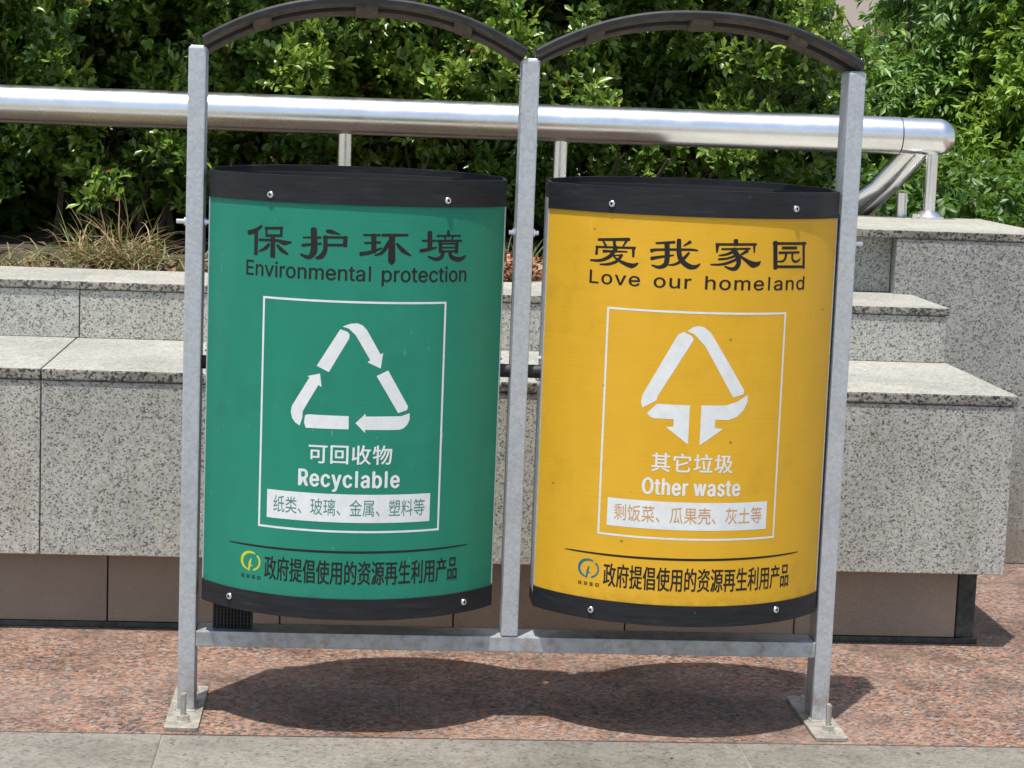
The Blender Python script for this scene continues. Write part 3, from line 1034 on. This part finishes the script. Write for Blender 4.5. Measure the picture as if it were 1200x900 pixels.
    lettering('chinese_lettering', '政府提倡使用的资源再生利用产品', -0.1570, 0.2130, 0.2860, 0.3300, 'black_ink', fp, bold=0.0006)
    # round leaf emblem
    ex, ez = -0.1865, 0.3145
    ring = []
    V, Fc = [], []
    segs = [[(0.0195 * math.cos(math.radians(a)), 0.0165 * math.sin(math.radians(a)), 0.0022 + 0.0034 * math.sin(math.radians((a - 62) / 190 * 180)) ** 0.8 if 62 < a < 252 else 0.002) for a in range(62, 253, 19)],
            [(0.0195 * math.cos(math.radians(a)), 0.0165 * math.sin(math.radians(a)), 0.0034) for a in range(44, -71, -19)],
            [(0.001, 0.0045, 0.0018), (-0.0015, -0.003, 0.0046), (-0.0025, -0.010, 0.0042), (-0.004, -0.0175, 0.0030)],
            [(0.0, -0.008, 0.0020), (0.0040, -0.0075, 0.0016)]]
    for sg in segs:
        v, f = ribbon([(ex + a, ez + c, w_) for a, c, w_ in sg], 0.00015 + 0.000003 * (k % 20))
        k += 1
        o = len(V)
        V += v
        Fc += [tuple(i + o for i in q_) for q_ in f]
    decal('leaf_emblem', V, Fc, emblem_mat, fp)
    # four tiny, illegible characters under the emblem: blurred bars
    V, Fc = [], []
    rr_ = random.Random(3)
    for c in range(4):
        x = -0.2070 + c * 0.0118
        for (dx, dz, wx, wz) in ((0, 0.0052, 0.0075, 0.0010), (0, 0.0026, 0.0075, 0.0009), (0.0004, 0.0, 0.0070, 0.0010), (rr_.uniform(0, .003), 0.0, 0.0012, 0.0062), (rr_.uniform(.004, .006), 0.0, 0.0012, 0.0055)):
            v, f = quad_strip(x + dx, x + dx + wx, 0.2830 + dz, 0.2830 + dz + wz, 0.00015 + 0.000003 * (k % 20))
            k += 1
            o = len(V)
            V += v
            Fc += [tuple(i + o for i in q_) for q_ in f]
    decal('emblem_caption', V, Fc, 'black_ink', fp)
    return b


SYM_G = [
    [(-0.0222, 0.7516), (-0.0083, 0.757), (0.004, 0.7582), (0.0130, 0.7548), (0.0211, 0.7466), (0.0462, 0.7040), (0.0510, 0.7060), (0.0475, 0.6784), (0.0237, 0.6894), (0.0285, 0.6930), (0.002, 0.7363), (-0.0104, 0.7481)],
    [(-0.0259, 0.7466), (-0.0130, 0.7425), (-0.0092, 0.7374), (-0.0099, 0.7306), (-0.0443, 0.6695), (-0.0662, 0.6797)],
    [(0.0405, 0.6651), (0.061, 0.6751), (0.0995, 0.6102), (0.0977, 0.6037), (0.0815, 0.5985)],
    [(0.103, 0.5982), (0.1034, 0.5867), (0.0990, 0.5770), (0.092, 0.5705), (0.083, 0.5682), (0.0228, 0.5682), (0.0228, 0.5627), (0.0055, 0.5800), (0.0228, 0.5972), (0.0231, 0.5922), (0.0877, 0.5930)],
    [(-0.0068, 0.5922), (-0.0064, 0.5685), (-0.0834, 0.5678), (-0.0867, 0.5774), (-0.085, 0.5899), (-0.080, 0.5922)],
    [(-0.0828, 0.6605), (-0.0599, 0.6662), (-0.0564, 0.6423), (-0.0624, 0.6455), (-0.0897, 0.597), (-0.0899, 0.5861), (-0.0947, 0.571), (-0.1025, 0.5755), (-0.1088, 0.5829), (-0.1119, 0.5944), (-0.11, 0.6054), (-0.0786, 0.6584)]]
SYM_Y = [
    [(-0.0242, 0.7618), (-0.0138, 0.7695), (-0.004, 0.7716), (0.006, 0.7700), (0.0189, 0.7602), (0.0878, 0.6559), (0.0858, 0.6494), (0.0664, 0.6435), (0.0103, 0.7348), (-0.0106, 0.7564)],
    [(-0.0304, 0.7606), (-0.0150, 0.7530), (-0.0116, 0.7465), (-0.0715, 0.642), (-0.0731, 0.6344), (-0.0978, 0.6199), (-0.1008, 0.6301), (-0.0988, 0.6427), (-0.0405, 0.7544)],
    [(-0.0127, 0.6283), (-0.0127, 0.5573), (-0.054, 0.5876), (-0.0405, 0.5886), (-0.0405, 0.6020), (-0.077, 0.6020), (-0.084, 0.6050), (-0.0889, 0.611), (-0.0718, 0.6285)],
    [(0.0948, 0.6483), (0.0952, 0.6357), (0.0885, 0.6208), (0.0757, 0.6084), (0.0607, 0.6030), (0.0348, 0.6030), (0.0348, 0.5884), (0.0502, 0.5865), (0.0082, 0.5560), (0.0082, 0.6289), (0.054, 0.6295), (0.0748, 0.636)]]

bin_a = make_bin(-0.305, 'green', 'green bin for recyclables with a dark rim and white triangle of arrows',
                 (('meaning protect', 'bao'), ('meaning guard', 'hu'), ('meaning ring', 'huan'), ('meaning border', 'jing')),
                 ('Environmental protection', 0.8330, 0.0262, 1.0, 1.35), '可回收物', ('Recyclable', -0.0950, 0.0885),
                 '纸类、玻璃、金属、塑料等', 'green_ink', 'emblem_yellow', SYM_G,
                 [(-0.1601, 0.9775), (0.1632, 0.9775)], [(-0.2323, 0.2429), (0.23, 0.241)])
bin_b = make_bin(0.310, 'yellow', 'yellow bin for other waste with a dark rim and a white broken triangle',
                 (('meaning love', 'ai'), ('meaning I', 'wo'), ('meaning home', 'jia'), ('meaning garden', 'yuan')),
                 ('Love our homeland', 0.8378, 0.0235, 1.08, 1.5), '其它垃圾', ('Other waste', -0.0920, 0.0900),
                 '剩饭菜、瓜果壳、灰土等', 'orange_ink', 'emblem_blue', SYM_Y,
                 [(-0.1705, 0.9820), (0.1768, 0.9840)], [(-0.1772, 0.239), (0.1816, 0.2455)])
# perforated drain box under the green bin
bm = bmesh.new()
for i in range(12):
    x = -0.249 + i * 0.0063
    add_box(bm, x, x + 0.0028, 0.020, 0.0225, 0.1615, 0.2215)
for j in range(9):
    z = 0.1625 + j * 0.0068
    add_box(bm, -0.249, -0.177, 0.0228, 0.0250, z, z + 0.0026)
add_box(bm, -0.249, -0.177, 0.034, 0.072, 0.162, 0.2212)
o = obj('drain_mesh', bm, 'rubber', bin_a)

# ------------------------------------------------------------------ vegetation
NR = np.random.default_rng(5)
LEAF = np.array([(0, 0, 0), (-0.5, 0.55, 0.10), (0, 0.5, 0.0), (0.5, 0.55, 0.10), (0, 1, -0.06)])
LTRI = np.array([(0, 2, 1), (0, 3, 2), (1, 2, 4), (2, 3, 4)])


LEAF6 = np.array([(0, 0, 0), (-0.34, 0.30, 0.06), (-0.50, 0.66, 0.09), (0, 1, -0.05), (0.50, 0.66, 0.09), (0.34, 0.30, 0.06), (0, 0.55, 0)])
LTRI6 = np.array([(6, 1, 0), (6, 2, 1), (6, 3, 2), (6, 4, 3), (6, 5, 4), (6, 0, 5)])


def norm(a):
    return a / np.maximum(np.linalg.norm(a, axis=1, keepdims=True), 1e-9)


def leaves(name, base, direc, up, length, width, tint, shape=4):
    """one small folded leaf per row"""
    y = norm(direc)
    x = norm(np.cross(y, up))
    z = np.cross(x, y)
    n = len(base)
    L_, T_ = (LEAF6, LTRI6) if shape == 6 else (LEAF, LTRI)
    V = (base[:, None, :] + L_[None, :, 0:1] * (x * width[:, None])[:, None, :] + L_[None, :, 1:2] * (y * length[:, None])[:, None, :] + L_[None, :, 2:3] * (z * length[:, None])[:, None, :])
    T = T_[None] + (np.arange(n) * len(L_))[:, None, None]
    return np_mesh(name, V.reshape(-1, 3), T.reshape(-1, 3), np.repeat(tint, len(T_)))


def sprigs(centres, axis, per, L, W, spread=0.55, stem=0.05, tint0=None, droop=0.0):
    """whorls of leaves round the tips of twigs"""
    n = len(centres)
    c = np.repeat(centres, per, 0)
    a = norm(np.repeat(axis, per, 0))
    k = np.tile(np.arange(per), n)
    t = NR.uniform(0, 1, n * per) ** 0.7
    rnd = norm(NR.normal(size=(n * per, 3)))
    radial = norm(rnd - a * (rnd * a).sum(1, keepdims=True))
    base = c + a * (t * stem)[:, None]
    out = 1 - 0.75 * t
    d = norm(a * (1 - out * spread)[:, None] + radial * (out * spread + 0.35)[:, None] + np.array([0, 0, -droop]) * NR.uniform(0.5, 1.2, (n * per, 1)))
    up = norm(a + np.array([0, -0.25, 0.9]) + NR.normal(size=(n * per, 3)) * 0.55)
    ln = L * NR.uniform(0.65, 1.15, n * per)
    wd = W * NR.uniform(0.75, 1.15, n * per)
    tt = np.repeat(tint0, per) + NR.normal(size=n * per) * 0.10 + 0.16 * t
    return base, d, up, ln, wd, tt


def vnoise(P, s, seed=0):
    return np.array([noise.noise(Vector((p[0] * s + seed, p[1] * s, p[2] * s))) for p in P])


# hedge -----------------------------------------------------------------
hedge = thing('hedge', 'dense dark green broad-leaved hedge with dappled sun, behind the handrail', 'hedge')
n = 24000
x = NR.uniform(-2.3, 1.24, n)
z = NR.uniform(0.80, 2.15, n)
q = np.stack([x, np.zeros(n), z], 1)
relief = vnoise(q, 1.9, 3.0) * 0.34 + vnoise(q, 5.5, 9.0) * 0.30
dep = NR.exponential(0.15, n)
y = 2.62 - relief + dep
y += np.clip(0.98 - z, 0, 1) * 1.1          # hollow under the skirts of the hedge
P_ = np.stack([x, y, z], 1)
hole = vnoise(P_, 5.2, 21.0)
keep = (hole > -0.16) | (dep > 0.30)
edge = ((x > 1.02) & (NR.uniform(0, 1, n) < 0.35)) | ((z > 1.28 + relief * 0.5) & (x > 1.10 + relief * 0.2 + 0.05 * np.clip(y - 2.4, 0, 2)))
keep &= ~edge
P_ = P_[keep]
ax = np.stack([NR.normal(0, .55, len(P_)), NR.normal(-0.75, .45, len(P_)), NR.normal(0.55, .5, len(P_))], 1)
ti = 0.56 + 0.34 * vnoise(P_, 3.0, 4.0) + NR.normal(size=len(P_)) * 0.10
b_, d_, u_, l_, w_, t_ = sprigs(P_, ax, 7, 0.036, 0.0165, tint0=ti, stem=0.042)
l_ *= NR.choice([0.7, 1.0, 1.25], len(l_))
t_ = np.clip(t_, 0, 0.90)
red = NR.uniform(0, 1, len(t_)) < 0.007
t_[red] = NR.uniform(0.945, 1.0, red.sum())
o = link('foliage', leaves('foliage', b_, d_, u_, l_, w_, t_, 6), 'leaf', hedge)
tag(o, kind='stuff')
# deep inner leaves closing the hedge, interior shade put into a darker tint
n = 15000
x = NR.uniform(-3.0, 1.28, n)
P_ = np.stack([x, NR.uniform(3.05, 3.5, n), NR.uniform(0.64, 2.3, n)], 1)
P_ = P_[(P_[:, 2] < 1.35) | (P_[:, 0] < 1.16)]
n = len(P_)
ax = norm(NR.normal(size=(n, 3)) + np.array([0, -0.6, 0.2]))
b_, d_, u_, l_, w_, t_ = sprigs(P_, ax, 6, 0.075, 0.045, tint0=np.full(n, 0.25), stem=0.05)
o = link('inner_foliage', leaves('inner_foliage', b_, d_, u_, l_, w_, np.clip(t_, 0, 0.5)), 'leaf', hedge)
tag(o, kind='stuff')
bm = bmesh.new()
for k in range(150):
    x0 = rng.uniform(-2.2, 1.1)
    y0 = rng.uniform(2.75, 3.1)
    z0 = rng.uniform(0.62, 1.0) if k < 60 else rng.uniform(0.8, 1.6)
    p = Vector((x0, y0, 0.62 if k < 34 else z0))
    pts = [p.copy()]
    d = Vector((rng.uniform(-.5, .5), rng.uniform(-.55, .1), rng.uniform(0.4, 1.0))).normalized()
    for j in range(5):
        d = (d + Vector((rng.uniform(-.35, .35), rng.uniform(-.3, .15), rng.uniform(-.1, .3)))).normalized()
        p = p + d * rng.uniform(0.07, 0.13)
        pts.append(p.copy())
    r0 = rng.uniform(0.009, 0.016) if k < 34 else rng.uniform(0.002, 0.0045)
    add_tube(bm, pts, [r0 * (1 - 0.14 * j) for j in range(6)], 5)
tag(obj('branches', bm, 'bark', hedge), kind='stuff')

# grass tussock and other low growth -------------------------------------


def blades(name, c, n, L, spread, parent=None, droop=1.0, wd=0.004, tl=0.0, th=1.0, elev=(0.15, 1.3), zmin=0.668):
    V, T, C = [], [], []
    for k in range(n):
        ph = rng.uniform(0, 2 * math.pi)
        el = rng.uniform(*elev)
        ln = L * rng.uniform(0.45, 1.1)
        p = Vector((c[0] + rng.gauss(0, spread), c[1] + rng.gauss(0, spread * 0.6), c[2]))
        d = Vector((math.cos(ph) * math.cos(el), math.sin(ph) * math.cos(el) * 0.8, math.sin(el)))
        side = Vector((-math.sin(ph), math.cos(ph), rng.uniform(-.4, .4))).normalized()
        w0 = wd * rng.uniform(0.6, 1.2)
        m = 6
        o = len(V)
        for j in range(m + 1):
            w = w0 * (1 - (j / m) ** 2 * 0.92)
            V += [tuple(p - side * w / 2), tuple(p + side * w / 2)]
            p = p + d * (ln / m)
            p.z = max(p.z, zmin + 0.004)
            d = (d + Vector((rng.uniform(-.11, .11), rng.uniform(-.11, .11), -0.24 * droop * rng.uniform(.5, 1.5)))).normalized()
        col = min(1, max(0, rng.uniform(tl, th)))
        for j in range(m):
            a = o + 2 * j
            T += [(a, a + 1, a + 3), (a, a + 3, a + 2)]
            C += [col, col]
    return np_mesh(name, V, T, C)


tu = link('grass_tussock', blades('grass_tussock', (-0.94, 1.80, 0.665), 800, 0.225, 0.075, wd=0.0055, tl=0.05, th=1.0, elev=(0.0, 1.05), droop=1.25), 'grass')
blm = blades('grass_tussock', (-0.93, 1.80, 0.665), 150, 0.23, 0.06, wd=0.0045, tl=0.1, th=1.0, elev=(0.7, 1.4), droop=0.9)
bm = bmesh.new()
bm.from_mesh(tu.data)
bm.from_mesh(blm)
bm.to_mesh(tu.data)
bm.free()
tag(tu, 'dry grass tussock with arching brown blades at the left end of the planter', 'grass')
tu = link('grass_tussock', blades('grass_tussock', (-1.22, 1.72, 0.665), 260, 0.16, 0.07, wd=0.0045, tl=0.0, th=0.8, elev=(0.0, 1.0), droop=1.2), 'grass')
tag(tu, 'smaller greener grass tuft left of the dry arching tussock', 'grass')
tu = link('small_plant', blades('small_plant', (0.13, 1.90, 0.665), 110, 0.16, 0.03, wd=0.008, tl=0.0, th=0.45, elev=(0.7, 1.5), droop=0.4), 'grass')
tag(tu, 'small light green plant seen between the middle post and the yellow bin', 'plant')
n = 1700
P_ = np.stack([NR.uniform(-2.4, 0.6, n), 1.50 + NR.exponential(0.28, n), NR.uniform(0.672, 0.692, n)], 1)
near = np.abs(P_[:, 0] - 0.09) < 0.16
P_[near, 2] += NR.uniform(0, 0.05, near.sum())
d_ = norm(np.stack([NR.normal(size=n), NR.normal(size=n), NR.normal(0, .35, n)], 1))
up_ = norm(np.stack([NR.normal(0, .4, n), NR.normal(-.2, .4, n), np.ones(n)], 1))
o = link('leaf_litter', leaves('leaf_litter', P_, d_, up_, NR.uniform(.02, .045, n), NR.uniform(.01, .02, n), NR.uniform(0, 1, n)), 'old_litter')
tag(o, 'scattered brown fallen leaves on the planter soil', 'leaf litter', 'stuff')
n = 420
P_ = np.stack([NR.normal(0.085, 0.07, n), NR.normal(1.62, 0.07, n), NR.uniform(0.675, 0.75, n)], 1)
P_[:, 1] = np.maximum(P_[:, 1], 1.52)
d_ = norm(np.stack([NR.normal(size=n), NR.normal(size=n), NR.normal(0.2, .6, n)], 1))
up_ = norm(np.stack([NR.normal(0, .6, n), NR.normal(-.5, .5, n), np.ones(n)], 1))
wp = thing('withered_plant', 'low withered red-brown plant on the ledge behind the gap between the two bins', 'plant')
o = link('foliage', leaves('foliage', P_, d_, up_, NR.uniform(.02, .04, n), NR.uniform(.010, .018, n), NR.uniform(0, 1, n)), 'litter', wp)
tag(o, kind='stuff')


def tree(name, label, base, trunk, centre, rad, n, per, L, W, mat, tint, droop, skirt=0.0, seed=1.0, gap=None):
    t = thing(name, label, 'tree')
    bm = bmesh.new()
    c = Vector(centre)
    b0 = Vector(base)
    mid = b0.lerp(c, 0.5) + Vector((rng.uniform(-.1, .1), rng.uniform(-.1, .1), 0))
    add_tube(bm, [b0, b0.lerp(mid, .5), mid, c], [trunk, trunk * .8, trunk * .6, trunk * .3], 10)
    tk = obj('trunk', bm, 'bark', t, smooth=True)
    bm = bmesh.new()
    for k in range(16):
        d = Vector((rng.gauss(0, 1), rng.gauss(0, 1), rng.gauss(0.2, .8))).normalized()
        s = b0.lerp(c, rng.uniform(0.4, 0.95))
        e = c + Vector((d.x * rad[0], d.y * rad[1], d.z * rad[2])) * rng.uniform(0.6, 0.9)
        m = s.lerp(e, .5) + Vector((0, 0, rng.uniform(0, .15)))
        add_tube(bm, [s, m, e], [trunk * .3, trunk * .18, trunk * .06], 6)
    tag(obj('limbs', bm, 'bark', t, smooth=True), kind='stuff')
    u = norm(NR.normal(size=(n, 3)))
    r = NR.uniform(0.25, 1.0, n) ** 0.45
    P = u * r[:, None] * np.array(rad) + np.array(centre)
    lump = vnoise(P, 2.4, seed)
    P += u * (lump * 0.45)[:, None] * np.array(rad)
    nn = vnoise(P, 4.2, seed + 5)
    P = P[nn > -0.13]
    u = u[nn > -0.13]
    # open side of the crown, where the building shows through
    if gap:
        P = P[~((P[:, 0] < gap[0]) & (P[:, 2] > gap[1]))]
    P = P[P[:, 2] > 0.05]
    u = u[:len(P)]
    a = norm(u * 0.7 + NR.normal(size=(len(P), 3)) * 0.4 + np.array([0, -0.2, 0.25 - droop * 0.9]))
    ti = tint + 0.35 * vnoise(P, 1.6, seed + 2) + NR.normal(size=len(P)) * 0.08
    b, d, up, l, w, tt = sprigs(P, a, per, L, W, tint0=ti, stem=L * 1.8, droop=droop)
    o = link('crown', leaves('crown', b, d, up, l, w, np.clip(tt, 0, 1)), mat, t)
    tag(o, kind='stuff')
    return t


tree('leafy_tree', 'mid green tree with hanging narrow leaves just behind the right end of the handrail', (2.05, 4.6, 0.0), 0.05, (2.02, 4.6, 1.15), (0.62, 0.6, 0.95), 11000, 9, 0.052, 0.018, 'tree_leaf', 0.68, 0.55, seed=2.0, gap=(1.86, 1.43))
tree('bright_tree', 'bright yellow-green tree at the right edge, beyond the leafy one', (2.5, 4.1, 0.0), 0.05, (2.46, 4.05, 1.15), (0.56, 0.5, 1.05), 12500, 9, 0.046, 0.019, 'bright_leaf', 0.62, 0.35, seed=8.0)
tree('dark_shrub', 'low dark green shrub under the trees behind the granite end block', (1.85, 3.3, 0.0), 0.03, (1.85, 3.3, 0.50), (0.75, 0.45, 0.50), 3600, 9, 0.045, 0.020, 'tree_leaf', 0.18, 0.2, seed=14.0)
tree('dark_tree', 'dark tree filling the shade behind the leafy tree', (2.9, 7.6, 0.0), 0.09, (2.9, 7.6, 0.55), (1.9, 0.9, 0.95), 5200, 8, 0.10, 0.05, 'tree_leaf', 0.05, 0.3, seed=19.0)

# ------------------------------------------------------------------ building far behind
bd = thing('building', 'plain beige building glimpsed through the gap between the hedge and the trees', 'building')
wins = [(-3.2 + 2.1 * i, 2.9 + 3.0 * j) for i in range(9) for j in range(2)]
xsb = sorted({-6.0, 16.0} | {w[0] for w in wins} | {w[0] + 1.1 for w in wins})
zsb = sorted({0.0, 7.5} | {w[1] for w in wins} | {w[1] + 1.4 for w in wins})
bm = bmesh.new()
for i in range(len(xsb) - 1):
    for j in range(len(zsb) - 1):
        if (xsb[i], zsb[j]) in wins:
            continue
        add_box(bm, xsb[i], xsb[i + 1], 12.0, 12.3, zsb[j], zsb[j + 1])
bmesh.ops.remove_doubles(bm, verts=bm.verts[:], dist=0.001)
bm.faces.ensure_lookup_table()
seen = {}
for f in list(bm.faces):
    seen.setdefault(tuple(sorted(v.index for v in f.verts)), []).append(f)
bm.verts.index_update()
seen = {}
for f in bm.faces:
    seen.setdefault(tuple(sorted(v.index for v in f.verts)), []).append(f)
dup = [f for fs in seen.values() if len(fs) > 1 for f in fs]
bmesh.ops.delete(bm, geom=dup, context='FACES_ONLY')
obj('wall', bm, 'building', bd)
box('roof', -6.2, 16.2, 11.8, 16.0, 7.503, 7.75, 'building', bd)
for x0, z0 in wins:
    w = box('window_frame', x0 + 0.003, x0 + 1.097, 12.08, 12.14, z0 + 0.003, z0 + 1.397, 'dark_stone', bd)
    box('pane', x0 + 0.06, x0 + 1.04, 12.06, 12.0798, z0 + 0.06, z0 + 1.34, 'glass', w)
